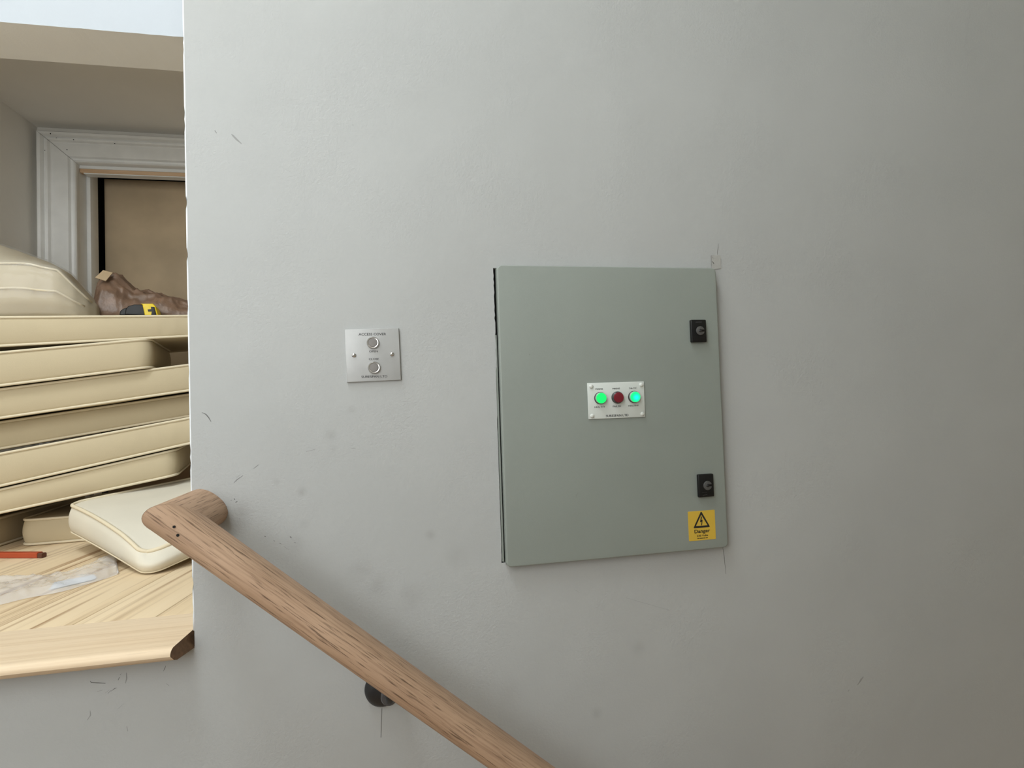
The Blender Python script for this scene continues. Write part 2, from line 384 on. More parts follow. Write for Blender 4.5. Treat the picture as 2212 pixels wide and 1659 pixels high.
# filler patch, cracks and scuffs of the paint
prism('filler_patch', [(.4005, .5015), (.4012, .526), (.4075, .5275), (.4105, .5262), (.4185, .5275), (.4198, .520), (.4192, .508), (.4195, .503), (.404, .5005)], -.0009, .0004, 'y', 'filler', wall)
ribbon('crack', [(.4008, .502), (.4008, .512), (.4011, .526), (.4065, .5272)], .0012, 0, 'crack', wall)
ribbon('crack', [(.4015, .516), (.4045, .5125), (.4055, .511)], .0013, -.0009, 'crack', wall)
ribbon('crack', [(.4030, .524), (.4040, .521)], .0010, -.0009, 'crack', wall)
ribbon('crack', [(.4135, .5285), (.4140, .534), (.4158, .541), (.4162, .549)], .0006, 0, 'crack', wall)
ribbon('crack', [(.3985, -.002), (.4005, -.022), (.4023, -.052)], .0007, 0, 'crack', wall)
for a in (.366, .372, .389): ribbon('crack', [(a, .5022), (a + .004, .5030), (a + .0068, .5022)], .0012, 0, 'crack', wall)
ribbon('pencil_line', [(-.2056, -.2069), (-.2062, -.217), (-.2073, -.238), (-.2082, -.252)], .0009, 0, 'scuff', wall, taper=False)
for pts, w, mm in [
    ([(-.460, .2718), (-.4542, .2687), (-.4504, .2636), (-.4472, .2571)], .0014, 'scuff'),
    ([(-.388, .1826), (-.3812, .1879)], .0013, 'scuff'),
    ([(-.4168, .1623), (-.4121, .167), (-.4034, .1729)], .0008, 'scuff'),
    ([(-.4135, .169), (-.4075, .1742)], .0007, 'faint'),
    ([(.677, -.2699), (.672, -.274), (.6631, -.2836)], .0030, 'faint'),
    ([(.645, -.290), (.6425, -.2925)], .0025, 'faint'),
    ([(-.6147, -.1115), (-.6135, -.1137), (-.6058, -.1153), (-.595, -.1174)], .0011, 'scuff'),
    ([(-.5677, -.1055), (-.5672, -.1136), (-.5691, -.1208)], .0018, 'faint'),
    ([(-.5785, -.115), (-.5768, -.111)], .0018, 'scuff'),
    ([(-.576, -.108), (-.5745, -.1062)], .0012, 'scuff'),
    ([(-.5955, -.1313), (-.5904, -.1273)], .0010, 'faint'), ([(-.592, -.1325), (-.5885, -.1285)], .0010, 'scuff'),
    ([(-.588, -.1296), (-.5831, -.1263), (-.5807, -.1259)], .0010, 'scuff'), ([(-.606, -.128), (-.599, -.1265)], .0010, 'faint'),
    ([(-.5185, -.1097), (-.5165, -.106), (-.5153, -.102)], .0010, 'scuff'),
    ([(-.515, -.128), (-.511, -.132)], .0012, 'faint'),
    ([(-.6152, -.1538), (-.6148, -.1604), (-.6195, -.167)], .0014, 'faint'),
    ([(-.568, -.183), (-.567, -.190)], .0020, 'faint'), ([(-.580, -.157), (-.572, -.150)], .0008, 'faint'),
    ([(-.4343, .7088), (-.4317, .7046)], .0040, 'faint'), ([(-.4104, .7044), (-.4075, .7015), (-.4025, .696), (-.396, .690)], .0028, 'faint'),
    ([(-.3105, .2045), (-.2975, .2075)], .0016, 'faint'), ([(-.242, .2065), (-.236, .2062)], .0014, 'faint'),
    ([(.118, -.052), (.127, -.058)], .0007, 'faint'), ([(.21, -.075), (.29, -.105)], .0006, 'faint'),
    ([(-.3746, .0779), (-.3722, .0772)], .0020, 'scuff'), ([(-.3614, .0700), (-.3592, .0690)], .0014, 'scuff'),
    ([(-.353, .0652), (-.3502, .0638)], .0013, 'scuff'), ([(-.3465, .0598), (-.340, .0545)], .0008, 'faint'),
    ([(-.3372, .0742), (-.3352, .0722)], .0030, 'scuff'), ([(-.3312, .0650), (-.3288, .0638)], .0014, 'scuff'),
    ([(-.4170, .1385), (-.4155, .1365)], .0030, 'scuff'), ([(-.4148, .1322), (-.4122, .1340)], .0032, 'scuff'), ([(-.4215, .1350), (-.4202, .1366)], .0022, 'faint'),
    ([(-.4100, .1075), (-.4086, .1062)], .0022, 'faint')]:
    ribbon('scuff_mark', pts, w, 0, mm, wall)

# ------------------------------------------------------------------ the recess behind the wall
YB = 1.20; XL = -1.396; ZC = 1.2716
tag(box('wall_left', XL - .08, XL, -1.36, YB + .35, -1.30, 3.10, 'recess'), kind='structure')
# the rest of the stairwell, behind and beside the camera
tag(box('wall_rear', XL - .08, 2.30, -1.44, -1.36, -1.30, 3.10, 'recess'), kind='structure')
tag(box('wall_end', 2.22, 2.30, -1.36, .10, -1.30, 3.10, 'warmwall'), kind='structure')
tag(box('floor', XL, 2.22, -1.36, .0, -1.34, -1.26, 'rawwood'), kind='structure')
wf = bmesh.new()                                      # added frame round the fill lamp, behind the camera
for b_ in ((-1.395, -1.350, .13, 1.67), (-.490, -.440, .13, 1.67), (-1.350, -.490, .13, .17), (-1.350, -.490, 1.63, 1.67)):
    add_box(wf, b_[0], b_[1], -1.362, -1.335, b_[2], b_[3])
tag(from_bm('added_lamp_frame', wf, 'gloss', None, False), kind='structure')
bm = bmesh.new()
HXa, HXb, HYa, HYb = -1.39, -.50, -1.33, -.22         # rooflight opening
add_box(bm, XL, 2.22, -1.36, HYa, 3.02, 3.10); add_box(bm, XL, 2.22, HYb, .60, 3.02, 3.10)
add_box(bm, HXb, 2.22, HYa, HYb, 3.02, 3.10); add_box(bm, XL, HXa, HYa, HYb, 3.02, 3.10)
tag(from_bm('ceiling', bm, 'recess', None, False), kind='structure')
tag(box('wall_right', .16, .24, .10, YB + .35, DZ - .12, 3.02, 'recess'), kind='structure')
bm = bmesh.new(); XD0, XD1, ZD = -1.279, -.46, 1.1530           # hole in the back wall
add_box(bm, XL, XD0, YB, YB + .12, DZ - .1, ZC); add_box(bm, XD1, .16, YB, YB + .12, DZ - .1, ZC); add_box(bm, XD0, XD1, YB, YB + .12, ZD, ZC)
tag(from_bm('wall_back', bm, 'recess', None, False), kind='structure')
tag(box('ceiling', XL, .16, .42, YB + .12, ZC, ZC + .08, 'recess'), kind='structure')
# boxed beam across the front of the recess
bmv = bmesh.new(); rnd = random.Random(5)
xs = [-1.396 + i * .012 for i in range(130)]
rows = []
for x in xs:
    j = .0012 * noise.noise(Vector((x * 30, 0, 0))) if x > -.85 else .0004 * noise.noise(Vector((x * 30, 0, 0)))
    rows.append([bmv.verts.new(p) for p in ((x, .380, 1.10 + j), (x, .511, 1.10), (x, .511, 3.02), (x, .380, 3.02))])
for a, b in zip(rows, rows[1:]):
    for k in range(4): bmv.faces.new((a[k], a[(k + 1) % 4], b[(k + 1) % 4], b[k]))
bmv.faces.new(rows[0]); bmv.faces.new(rows[-1][::-1])
me = bpy.data.meshes.new('trim_2'); bmesh.ops.recalc_face_normals(bmv, faces=bmv.faces[:]); bmv.to_mesh(me); bmv.free()
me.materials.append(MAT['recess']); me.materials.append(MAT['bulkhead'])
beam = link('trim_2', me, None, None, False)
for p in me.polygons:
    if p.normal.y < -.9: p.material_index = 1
tag(beam, 'white painted boxed beam over the recess', kind='structure')

# ---- door frame in the back wall
door = empty('door_1', (XD0, YB, DZ)); tag(door, kind='structure')
CP = [(0, 0), (0, .032), (.004, .036), (.013, .036), (.0165, .030), (.019, .024), (.0215, .024), (.025, .029), (.030, .027), (.034, .0185), (.037, .0165), (.046, .0180), (.086, .0175), (.090, .009), (.0965, .007), (.100, .012), (.1045, .013), (.107, .009), (.107, 0)]
HS = .905
xo = -1.3805; zo = 1.2460; xr = -.36
def casing(name, seg):
    bm = bmesh.new(); rings = []
    for (w, h) in CP:
        y = YB - h
        if seg == 'leg': a, b = (xo + w, y, DZ), (xo + w, y, zo - w * HS - .0008)
        elif seg == 'head': a, b = (xo + w + .0008, y, zo - w * HS), (xr - w - .0008, y, zo - w * HS)
        else: a, b = (xr - w, y, DZ), (xr - w, y, zo - w * HS - .0008)
        rings.append((bm.verts.new(a), bm.verts.new(b)))
    for p, q in zip(rings, rings[1:]): bm.faces.new((p[0], q[0], q[1], p[1]))
    bm.faces.new([r[0] for r in rings]); bm.faces.new([r[1] for r in rings][::-1])
    return sharp(from_bm(name, bm, 'gloss', door, True), 30)
casing('architrave', 'leg'); casing('architrave', 'head'); casing('architrave', 'right')
for (x, z) in [(-1.335, 1.235), (-1.322, 1.224), (-1.270, 1.222), (-1.145, 1.218), (-1.357, 1.18), (-1.296, 1.19)]:
    w_ = min(x - xo, (zo - z) / HS); h_ = 0
    for (wa, ha), (wb_, hb) in zip(CP[1:], CP[2:]):
        if wa <= w_ <= wb_ and wb_ > wa: h_ = ha + (hb - ha) * (w_ - wa) / (wb_ - wa)
    yn = YB - h_ - .0002; lathe_y('nail_hole', x, z, [(.0, yn), (.0019, yn), (.0019, yn + .0015), (0, yn + .0015)], 'void', door, 8)
box('jamb', -1.279, -1.2755, 1.1925, 1.258, DZ, 1.150, 'gloss', door)
box('jamb', -1.2755, XD1, 1.1925, 1.213, 1.1492, 1.153, 'gloss', door)
box('door_stop', -1.2755, -1.2625, 1.252, 1.300, DZ, 1.1445, 'gloss', door, .001)
box('jamb', -1.2755, XD1, 1.2125, 1.2305, 1.1385, 1.1495, 'gloss', door)
o = box('head_timber', -.41, .41, -.009, .009, -.0072, .0072, 'rawwood', None, .001)
o.parent = door; o.matrix_parent_inverse = door.matrix_basis.inverted(); o.location = (-.865, 1.2222, 1.1312)
box('head_stop', -1.2625, XD1, 1.2130, 1.242, 1.1205, 1.1236, 'gloss', door)
box('door_panel', -1.268, XD1, 1.352, 1.372, DZ + .01, 1.160, 'board', door, .001)
box('painted_void', -1.42, -.40, 1.43, 1.44, DZ, 1.30, 'void', door)  # added black sheets: the darkness of the void painted, no real backing
box('painted_void', -1.42, -.40, 1.322, 1.43, 1.20, 1.21, 'void', door); box('painted_void', -1.42, -1.300, 1.305, 1.43, DZ, 1.20, 'void', door); box('painted_void', -1.2785, -1.2628, 1.3005, 1.303, DZ, 1.145, 'void', door)

# ------------------------------------------------------------------ deck: pine boards laid at a slight angle, and the bullnosed edge
floor = box('floor', XL, .16, .085, YB + .15, DZ - .10, DZ - .019, 'rawwood'); tag(floor, kind='structure')
ang = R(8.3); da = Vector((math.sin(ang), math.cos(ang))); db = Vector((math.cos(ang), -math.sin(ang)))
Y0, Y1 = .0835, YB
def clip(poly, f):
    out = []
    for i, p in enumerate(poly):
        q = poly[(i + 1) % len(poly)]; a, b = f(p), f(q)
        if a >= 0: out.append(p)
        if (a >= 0) != (b >= 0): out.append(p + (q - p) * (a / (a - b)))
    return out
k = 0; w = .118; rnd = random.Random(11)
s = -1.75
while s < .35:
    g = .0006
    quad = [da * -.6 + db * (s + g), da * 2 + db * (s + g), da * 2 + db * (s + w - g), da * -.6 + db * (s + w - g)]
    for f in (lambda p: p.y - Y0, lambda p: Y1 - p.y, lambda p: p.x - XL - .001, lambda p: .159 - p.x):
        if quad: quad = clip(quad, f)
    if len(quad) > 2:
        c = da * .6 + db * (s + w / 2); c3 = Vector((c.x, c.y, DZ - .009))
        bm = bmesh.new(); dz = rnd.uniform(-.0004, .0)
        loc = [((p - c).dot(da), -(p - c).dot(db)) for p in quad]
        v0, v1, f0, f1 = add_prism(bm, loc, -.009, .009 + dz, 'z')
        bmesh.ops.recalc_face_normals(bm, faces=bm.faces[:])
        bmesh.ops.bevel(bm, geom=list(f1.edges), offset=.0008, segments=1, affect='EDGES')
        pl = from_bm('floorboard', bm, 'pine', None, False)
        pl.location = c3; pl.rotation_euler = (0, 0, math.atan2(da.y, da.x))
        pl.parent = floor; k += 1
    s += w
# bullnose deck edge: profile in (y, z)
def nose_profile():
    t, r = .0225, .0095; yf = -.0515; out = [(.0833, 0)]
    for i in range(9):
        a = R(90 + 100 * i / 8); out.append((yf + r + r * math.cos(a), -r + r * math.sin(a)))
    out += [(yf + .0030, -.0140), (yf + .0075, -.0190), (yf + .014, -.0217)]
    out += [(.0, -t), (.0, -t + .001), (.0833, -t + .001)]
    return out
NP = nose_profile()
def build_nosing():
    bm = bmesh.new(); xl = -1.396; L = []; Rr = []
    for (y, z) in NP:
        xe = -.4757 + (min(y, 0) * .235)            # end cut slightly out of square
        if y > 0.0: xe = .158 if y > .08 else -.4757
        L.append(bm.verts.new((xl, y, DZ + z))); Rr.append(bm.verts.new((xe if y <= .0 else -.4765, y, DZ + z)))
    n = len(L)
    for i in range(n): bm.faces.new((L[i], L[(i + 1) % n], Rr[(i + 1) % n], Rr[i]))
    bm.faces.new(L[::-1]); fe = bm.faces.new(Rr)
    bmesh.ops.recalc_face_normals(bm, faces=bm.faces[:])
    me = bpy.data.meshes.new('trim_1'); bm.to_mesh(me); bm.free()
    me.materials.append(MAT['nosing']); me.materials.append(MAT['endgrain'])
    o = link('trim_1', me, None, None, True)
    for p in me.polygons:
        if len(p.vertices) > 4 and p.center.x > -1: p.material_index = 1
    return sharp(o, 30)
tag(build_nosing(), kind='structure')

# ------------------------------------------------------------------ cushions
def subdiv_cube(na, nb, nc):
    bm = bmesh.new(); idx = {}
    def v(i, j, k):
        key = (i, j, k)
        if key not in idx: idx[key] = bm.verts.new((2 * i / na - 1, 2 * j / nb - 1, 2 * k / nc - 1))
        return idx[key]
    for i in range(na):
        for j in range(nb):
            for kk in (0, nc): bm.faces.new((v(i, j, kk), v(i + 1, j, kk), v(i + 1, j + 1, kk), v(i, j + 1, kk)))
    for i in range(na):
        for kk in range(nc):
            for j in (0, nb): bm.faces.new((v(i, j, kk), v(i + 1, j, kk), v(i + 1, j, kk + 1), v(i, j, kk + 1)))
    for j in range(nb):
        for kk in range(nc):
            for i in (0, na): bm.faces.new((v(i, j, kk), v(i, j + 1, kk), v(i, j + 1, kk + 1), v(i, j, kk + 1)))
    return bm
def plan_round(a, b, la, lb, r):
    """square plan (-1..1) with rounded corners of radius r (m); la, lb half sizes"""
    x, y = a * la, b * lb
    cx, cy = la - r, lb - r
    if abs(x) > cx and abs(y) > cy:
        dx, dy = abs(x) - cx, abs(y) - cy
        m = max(dx, dy)
        d = math.hypot(dx, dy)
        if d > 1e-9: dx, dy = dx * m / d, dy * m / d
        x, y = math.copysign(cx + dx, x), math.copysign(cy + dy, y)
    return x / la, y / lb
def cushion(label, corners, crown=.006, belly=.007, r=.028, seed=0, group=None, wr=.0, mat='cream', pipe_r=.0033, pinch=None, low_r=None):
    """corners: bottom then top; each (left-front, right-front, right-back, left-back)"""
    B = [Vector(p) for p in corners[:4]]; T = [Vector(p) for p in corners[4:]]
    la = (B[1] - B[0]).length / 2; lb = (B[3] - B[0]).length / 2
    cen = sum(B + T, Vector()) / 8; base = Vector((cen.x, cen.y, min(p.z for p in B)))
    e = empty('box_cushion', base); tag(e, label, 'cushion', group)
    outd = {}
    def bil(Q, a, b):
        u, w_ = (a + 1) / 2, (b + 1) / 2
        return (Q[0] * (1 - u) + Q[1] * u) * (1 - w_) + (Q[3] * (1 - u) + Q[2] * u) * w_
    def pos(a, b, c):
        ar, br = plan_round(a, b, la, lb, r)
        side = (1 - c * c) * belly
        # belly: push side outwards
        k = max(abs(a), abs(b))
        ax = bil(B, 1, 0) - bil(B, -1, 0); ax.normalize(); bx = bil(B, 0, 1) - bil(B, 0, -1); bx.normalize()
        p = bil(B, ar, br).lerp(bil(T, ar, br), (c + 1) / 2)
        k8 = k ** 12
        dirv = ax * (a ** 5) + bx * (b ** 5)
        if dirv.length > 1e-6: p = p + dirv.normalized() * side * k8
        crn = crown * (1 - abs(a) ** 3) * (1 - abs(b) ** 3)
        p = p + Vector((0, 0, 1)) * crn * c
        w1 = noise.noise(Vector((p.x * 7 + seed, p.y * 7, p.z * 7))) * .004 * (1 - k8 * .6)
        p.z += w1 * abs(c) * (1 - k ** 6)
        if wr and abs(b) > .9:
            # gathers in the boxing near the right end
            q = max(0, (a - .15)); p = p + bx * b * (wr * q * math.sin(a * 46 + seed + 2 * noise.noise(Vector((a * 5, c, seed)))) * (1 - c * c))
        if pinch: p = pinch(p, a, b, c)
        return p
    bm = subdiv_cube(44, 36, 8)
    for v in bm.verts: v.co = pos(*v.co)
    cov = from_bm('cover', bm, mat, e)
    for c in (1, -1):
        ring = []
        n = 44
        for i in range(n): ring.append((-1 + 2 * i / n, -1))
        for i in range(n): ring.append((1, -1 + 2 * i / n))
        for i in range(n): ring.append((1 - 2 * i / n, 1))
        for i in range(n): ring.append((-1, 1 - 2 * i / n))
        pts = []
        for a, b in ring:
            p = pos(a, b, c); q = pos(a * .9, b * .9, c); d = (p - q); d.z = 0
            pts.append(p + d.normalized() * .0015)
        tube('piping', pts, pipe_r if (c > 0 or low_r is None) else low_r, 'creampipe', e, closed=True)
    return e
YAW = R(15); U = Vector((math.cos(YAW), math.sin(YAW), 0)); V = Vector((-math.sin(YAW), math.cos(YAW), 0))
A0 = Vector((-1.1275, .614, 0))
GS = 'cushions in the tall stack'
def stack(label, s0, s1, za, zb, sr, d0, d1, seed, wr=0., skew=0.):
    """za: (top,bottom) at s=0, zb at s=sr"""
    def z(i, s): return za[i] + (zb[i] - za[i]) * s / sr
    P = lambda s, d, i: A0 + U * s + V * d + Vector((0, 0, z(i, s)))
    c = [P(s0, d0, 1), P(s1, d0 + skew, 1), P(s1, d1 + skew, 1), P(s0, d1, 1), P(s0, d0, 0), P(s1, d0 + skew, 0), P(s1, d1 + skew, 0), P(s0, d1, 0)]
    return cushion(label, c, crown=.003, belly=.006, seed=seed, group=GS, wr=wr)
stack('cream box cushion topmost in the stack, carrying the brown bag and tape measure', -.13, .50, (.5165, .447), (.535, .4795), .393, 0, .385, 1, wr=.006)
stack('cream box cushion second from the top, its shaded right end showing', -.155, .3067, (.4295, .350), (.4690, .3945), .3067, -.006, .36, 2)
stack('cream box cushion third from the top of the stack', -.13, .45, (.3418, .2725), (.4007, .3303), .394, .012, .385, 3)
stack('shaded cream box cushion set back, fourth from the top of the stack', -.12, .44, (.2640, .1984), (.3220, .2614), .40, .072, .385, 4)
stack('cream box cushion second from the bottom of the stack', -.13, .47, (.1850, .1085), (.2535, .1850), .393, -.008, .385, 5, wr=.003)
stack('cream box cushion lowest in the stack, above the cushions on the floor', -.14, .3607, (.0985, .0439), (.1690, .1017), .3607, 0, .365, 6)

# cushion lying askew on the floor, its near corner hanging down onto the boards
def pinch7(p, a, b, c):
    # near corner drawn in under the piping
    k = max(0, (-b) ** 3) * max(0, (a * .5 + .5)) if False else 0
    return p
Nn = Vector((-.680, .320, DZ + .001)); Lb = Vector((-.980, .600, -.006)); Rb = Vector((-.394, .627, .030)); Bb = Vector((-.694, .907, .030))
Nt = Vector((-.680, .320, -.012)); Lt = Vector((-.978, .602, .056)); Rt = Vector((-.394, .627, .085)); Bt = Vector((-.694, .907, .085))
def pinch7(p, a, b, c):
    # a: -1 left .. +1 near corner ; sag of the left-near side and a tuck under the near corner
    if b < -.2:
        w = (1 - a * a) * ((-b - .2) / .8)
        p.z += .011 * w * (1 if c > 0 else .3)
    d = math.hypot(a - 1, b + 1)
    if d < .6:
        f = (1 - d / .6) ** 1.5
        if c > 0: p = p + Vector((-.012, .016, -.006)) * f * c            # top corner drawn back
        p = p + Vector((.004, -.006, 0)) * f * max(0, 1 - abs(c + .35) / .6)   # boxing bulges out below it
    return p
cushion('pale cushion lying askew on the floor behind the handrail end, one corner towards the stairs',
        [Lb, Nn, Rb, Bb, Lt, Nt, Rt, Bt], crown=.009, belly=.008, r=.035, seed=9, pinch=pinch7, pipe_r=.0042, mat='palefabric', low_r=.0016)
def flat(label, x0, y0, yaw, lx, ly, h, seed):
    u = Vector((math.cos(yaw), math.sin(yaw), 0)); v = Vector((-u.y, u.x, 0)); o = Vector((x0, y0, DZ + .004))
    c = [o, o + u * lx, o + u * lx + v * ly, o + v * ly]; t = [p + Vector((0, 0, h)) for p in c]
    return cushion(label, c + t, crown=.003, belly=.006, seed=seed)
flat('cream cushion flat on the floor under the stack, half hidden by the askew cushion', -1.136, .690, R(4), .52, .40, .062, 21)
flat('cream cushion on the floor under the stack at the left edge of the photo', -1.372, .655, R(-2), .175, .42, .068, 23)

# fat cushion pair in loose wrapping on top of the stack
def loft(name, st, m, parent, sub=2, wr=.0, seed=0):
    """st: list of (s, [(d,z)...]) closed profiles"""
    bm = bmesh.new(); rings = []
    for s, prof in st:
        rings.append([bm.verts.new(A0 + U * s + V * d + Vector((0, 0, z))) for d, z in prof])
    n = len(rings[0])
    for a, b in zip(rings, rings[1:]):
        for i in range(n): bm.faces.new((a[i], a[(i + 1) % n], b[(i + 1) % n], b[i]))
    bm.faces.new(rings[0][::-1]); bm.faces.new(rings[-1])
    for _ in range(sub): bmesh.ops.subdivide_edges(bm, edges=bm.edges[:], cuts=1, use_grid_fill=True, smooth=.5)
    if wr:
        bmesh.ops.recalc_face_normals(bm, faces=bm.faces[:]); bm.normal_update()
        for v in bm.verts:
            q = v.co * 11 + Vector((seed, 0, 0))
            v.co += v.normal * wr * (noise.noise(q) + .6 * abs(noise.noise(q * 2.3)))
    return from_bm(name, bm, m, parent)
T0 = lambda s: .5165 + .0185 * s / .393 + .0065
def lerp_tab(tab, x):
    if x <= tab[0][0]: return tab[0][1]
    for (a, ya), (b, yb) in zip(tab, tab[1:]):
        if x <= b: return ya + (yb - ya) * (x - a) / (b - a)
    return tab[-1][1]
ST = []
for s, H, sz, fd, bd in [(-.16, .765, .652, 0, .26), (-.08, .738, .652, 0, .27), (0, .711, .651, 0, .28), (.06, .687, .652, 0, .28), (.11, .655, .642, .004, .27), (.14, .615, .604, .018, .25), (.162, .588, .580, .042, .22), (.176, .567, .563, .075, .18)]:
    b = T0(s); h = sz - b; sh = min(1, h / .11)
    ST.append((s, [(fd + .012 * sh, b), (fd - .004 * sh, b + h * .25), (fd - .006 * sh, b + h * .5), (fd - .006 * sh, b + h * .75), (fd + .003, sz), (fd + (bd - fd) * .2, sz + (H - sz) * .5), (fd + (bd - fd) * .42, H), (fd + (bd - fd) * .7, H - .008), (bd - .006, (H + b) / 2 + .02), (bd, (H + b) / 2 - .02), (bd - .015, b)]))
e0 = empty('wrapped_cushion', A0 + U * 0 + V * .14 + Vector((0, 0, T0(0)))); tag(e0, 'puffy cream cushion in clear wrapping on top of the stack, left of the brown bag', 'cushion')
loft('cover', ST, 'cream', e0, 2, .004, 3)
P3 = lambda s, d, z: A0 + U * s + V * d + Vector((0, 0, z))
def st_at(x, k):
    return lerp_tab([(q[0], q[1][k][0]) for q in ST], x), lerp_tab([(q[0], q[1][k][1]) for q in ST], x)
for k_, s1_ in ((4, .168), (2, .158)):
    pts = []
    for i in range(40):
        x = -.158 + (s1_ + .158) * i / 39; d_, z_ = st_at(x, k_)
        pts.append(P3(x, d_ - .0035, z_ + .0012 * math.sin(i * .6)))
    tube('piping', pts, .0028, 'creampipe', e0)
ST2 = [(s, [(d + (-.0055 if d < .1 else .0055), z + (.006 if i not in (0, 10) else 0)) for i, (d, z) in enumerate(pr)]) for s, pr in ST]
loft('plastic_wrap', ST2, 'wrap', e0, 2, .0045, 3)

# crumpled brown bag
HB = [(.150, .535), (.155, .600), (.163, .648), (.175, .674), (.192, .682), (.212, .680), (.228, .660), (.248, .636), (.30, .629), (.345, .621), (.38, .607), (.405, .585), (.43, .545), (.44, .534)]
bm = bmesh.new(); n1, n2 = 110, 44; grid = []
for i in range(n1 + 1):
    s = .150 + (.44 - .150) * i / n1; row = []
    H = lerp_tab(HB, s); b = .5165 + .0185 * s / .393 + .0068
    for j in range(n2 + 1):
        q = j / n2; d = .098 + q * .17
        sh = (1 - abs(2 * q - 1) ** 2.2) ** .6 if 0 < q < 1 else 0
        p = Vector((s * 10, d * 17, 4.2)); f = 0; amp = 1
        for o_ in range(3):
            f += amp * (1 - 2.2 * abs(noise.noise(p))); p = p * 2.07 + Vector((3, 1, 0)); amp *= .55
        z = b + max(0, (H - b)) * sh * (.80 + .13 * f)
        row.append(bm.verts.new(A0 + U * (s + .006 * noise.noise(Vector((s * 40, d * 40, 1)))) + V * (d - .010 * f * sh) + Vector((0, 0, max(z, b)))))
    grid.append(row)
for i in range(n1):
    for j in range(n2): bm.faces.new((grid[i][j], grid[i + 1][j], grid[i + 1][j + 1], grid[i][j + 1]))
border = [grid[i][0] for i in range(n1 + 1)] + [grid[n1][j] for j in range(1, n2 + 1)] + [grid[i][n2] for i in range(n1 - 1, -1, -1)] + [grid[0][j] for j in range(n2 - 1, 0, -1)]
bm.faces.new(border[::-1])
eb = empty('crumpled_bag', A0 + U * .3 + V * .18 + Vector((0, 0, .538))); tag(eb, 'crumpled brown plastic bag on top of the cushion stack in front of the door panel', 'bag')
from_bm('bag_film', bm, 'brownbag', eb)
bm = bmesh.new()
q = [P3(.166, .104, .648), (P3(.190, .103, .640)), P3(.202, .122, .668), P3(.180, .124, .674)]
vs = [bm.verts.new(p + V * -.0012 + Vector((0, 0, .001))) for p in q]; vb = [bm.verts.new(p) for p in q]
bm.faces.new(vs); bm.faces.new(vb[::-1])
for i in range(4): bm.faces.new((vs[i], vs[(i + 1) % 4], vb[(i + 1) % 4], vb[i]))
tag(from_bm('tape_flap', bm, 'paletape', eb, False), 'pale tape flap')

# tape measure
sT = .2305; zt = .5165 + .0185 * .28 / .393 + .0068
et = empty('tape_measure', A0 + U * .28 + V * .055 + Vector((0, 0, zt))); tag(et, 'black and yellow tape measure on the top cushion in front of the brown bag', 'tape measure')
def local(o):  # mesh built in (s, d, z) to world
    for v in o.data.vertices: v.co = A0 + U * v.co.x + V * v.co.y + Vector((0, 0, v.co.z))
    return o
def tape_part(name, pts, d0, d1, m, bev=.003):
    return local(prism(name, pts, d0, d1, 'y', m, et, False, bev))
z = zt
tape_part('case', [(.246, z), (.318, z), (.3125, z + .027), (.309, z + .030), (.268, z + .029), (.254, z + .024), (.248, z + .016)], .024, .090, 'black', .003)
tape_part('belt_clip', [(.232, z), (.252, z), (.254, z + .020), (.248, z + .021), (.240, z + .0175), (.234, z + .011)], .034, .080, 'black', .003)
tape_part('yellow_shell', [(.2915, z + .0), (.3225, z + .0), (.3160, z + .0265), (.310, z + .0325), (.282, z + .0312), (.2865, z + .0285)], .0205, .0935, 'tapeyellow', .002)
tape_part('rubber_grip', [(.3065, z + .001), (.3185, z + .001), (.3140, z + .023), (.3060, z + .0235), (.3065, z + .017), (.2985, z + .0155), (.2995, z + .010), (.3080, z + .0105)], .0185, .0215, 'black', .0006)

# ------------------------------------------------------------------ things on the boards
pa, pb = Vector((-1.012, .556)), Vector((-1.185, .6085)); dd = (pb - pa).normalized(); nn = Vector((-dd.y, dd.x))
ep = empty('flat_pencil', (-1.1, .582, DZ)); tag(ep, 'orange flat pencil lying on the pine boards at the left edge', 'pencil')
def bar(name, a, b, w, h, m, parent, z0=DZ + .0002):
    d = (b - a).normalized(); q = Vector((-d.y, d.x)); bm = bmesh.new()
    prof = [(-w / 2 + .002, 0), (w / 2 - .002, 0), (w / 2, .002), (w / 2, h - .002), (w / 2 - .002, h), (-w / 2 + .002, h), (-w / 2, h - .002), (-w / 2, .002)]
    r0 = [bm.verts.new((a.x + q.x * u_, a.y + q.y * u_, z0 + v_)) for u_, v_ in prof]
    r1 = [bm.verts.new((b.x + q.x * u_, b.y + q.y * u_, z0 + v_)) for u_, v_ in prof]
    for i in range(8): bm.faces.new((r0[i], r0[(i + 1) % 8], r1[(i + 1) % 8], r1[i]))
    bm.faces.new(r0[::-1]); bm.faces.new(r1)
    return from_bm(name, bm, m, parent, False)
bar('shaft', pa, pb, .0150, .0125, 'orange', ep)
bar('worn_end', pa - dd * .011, pa, .0125, .0108, 'pencil_end', ep)

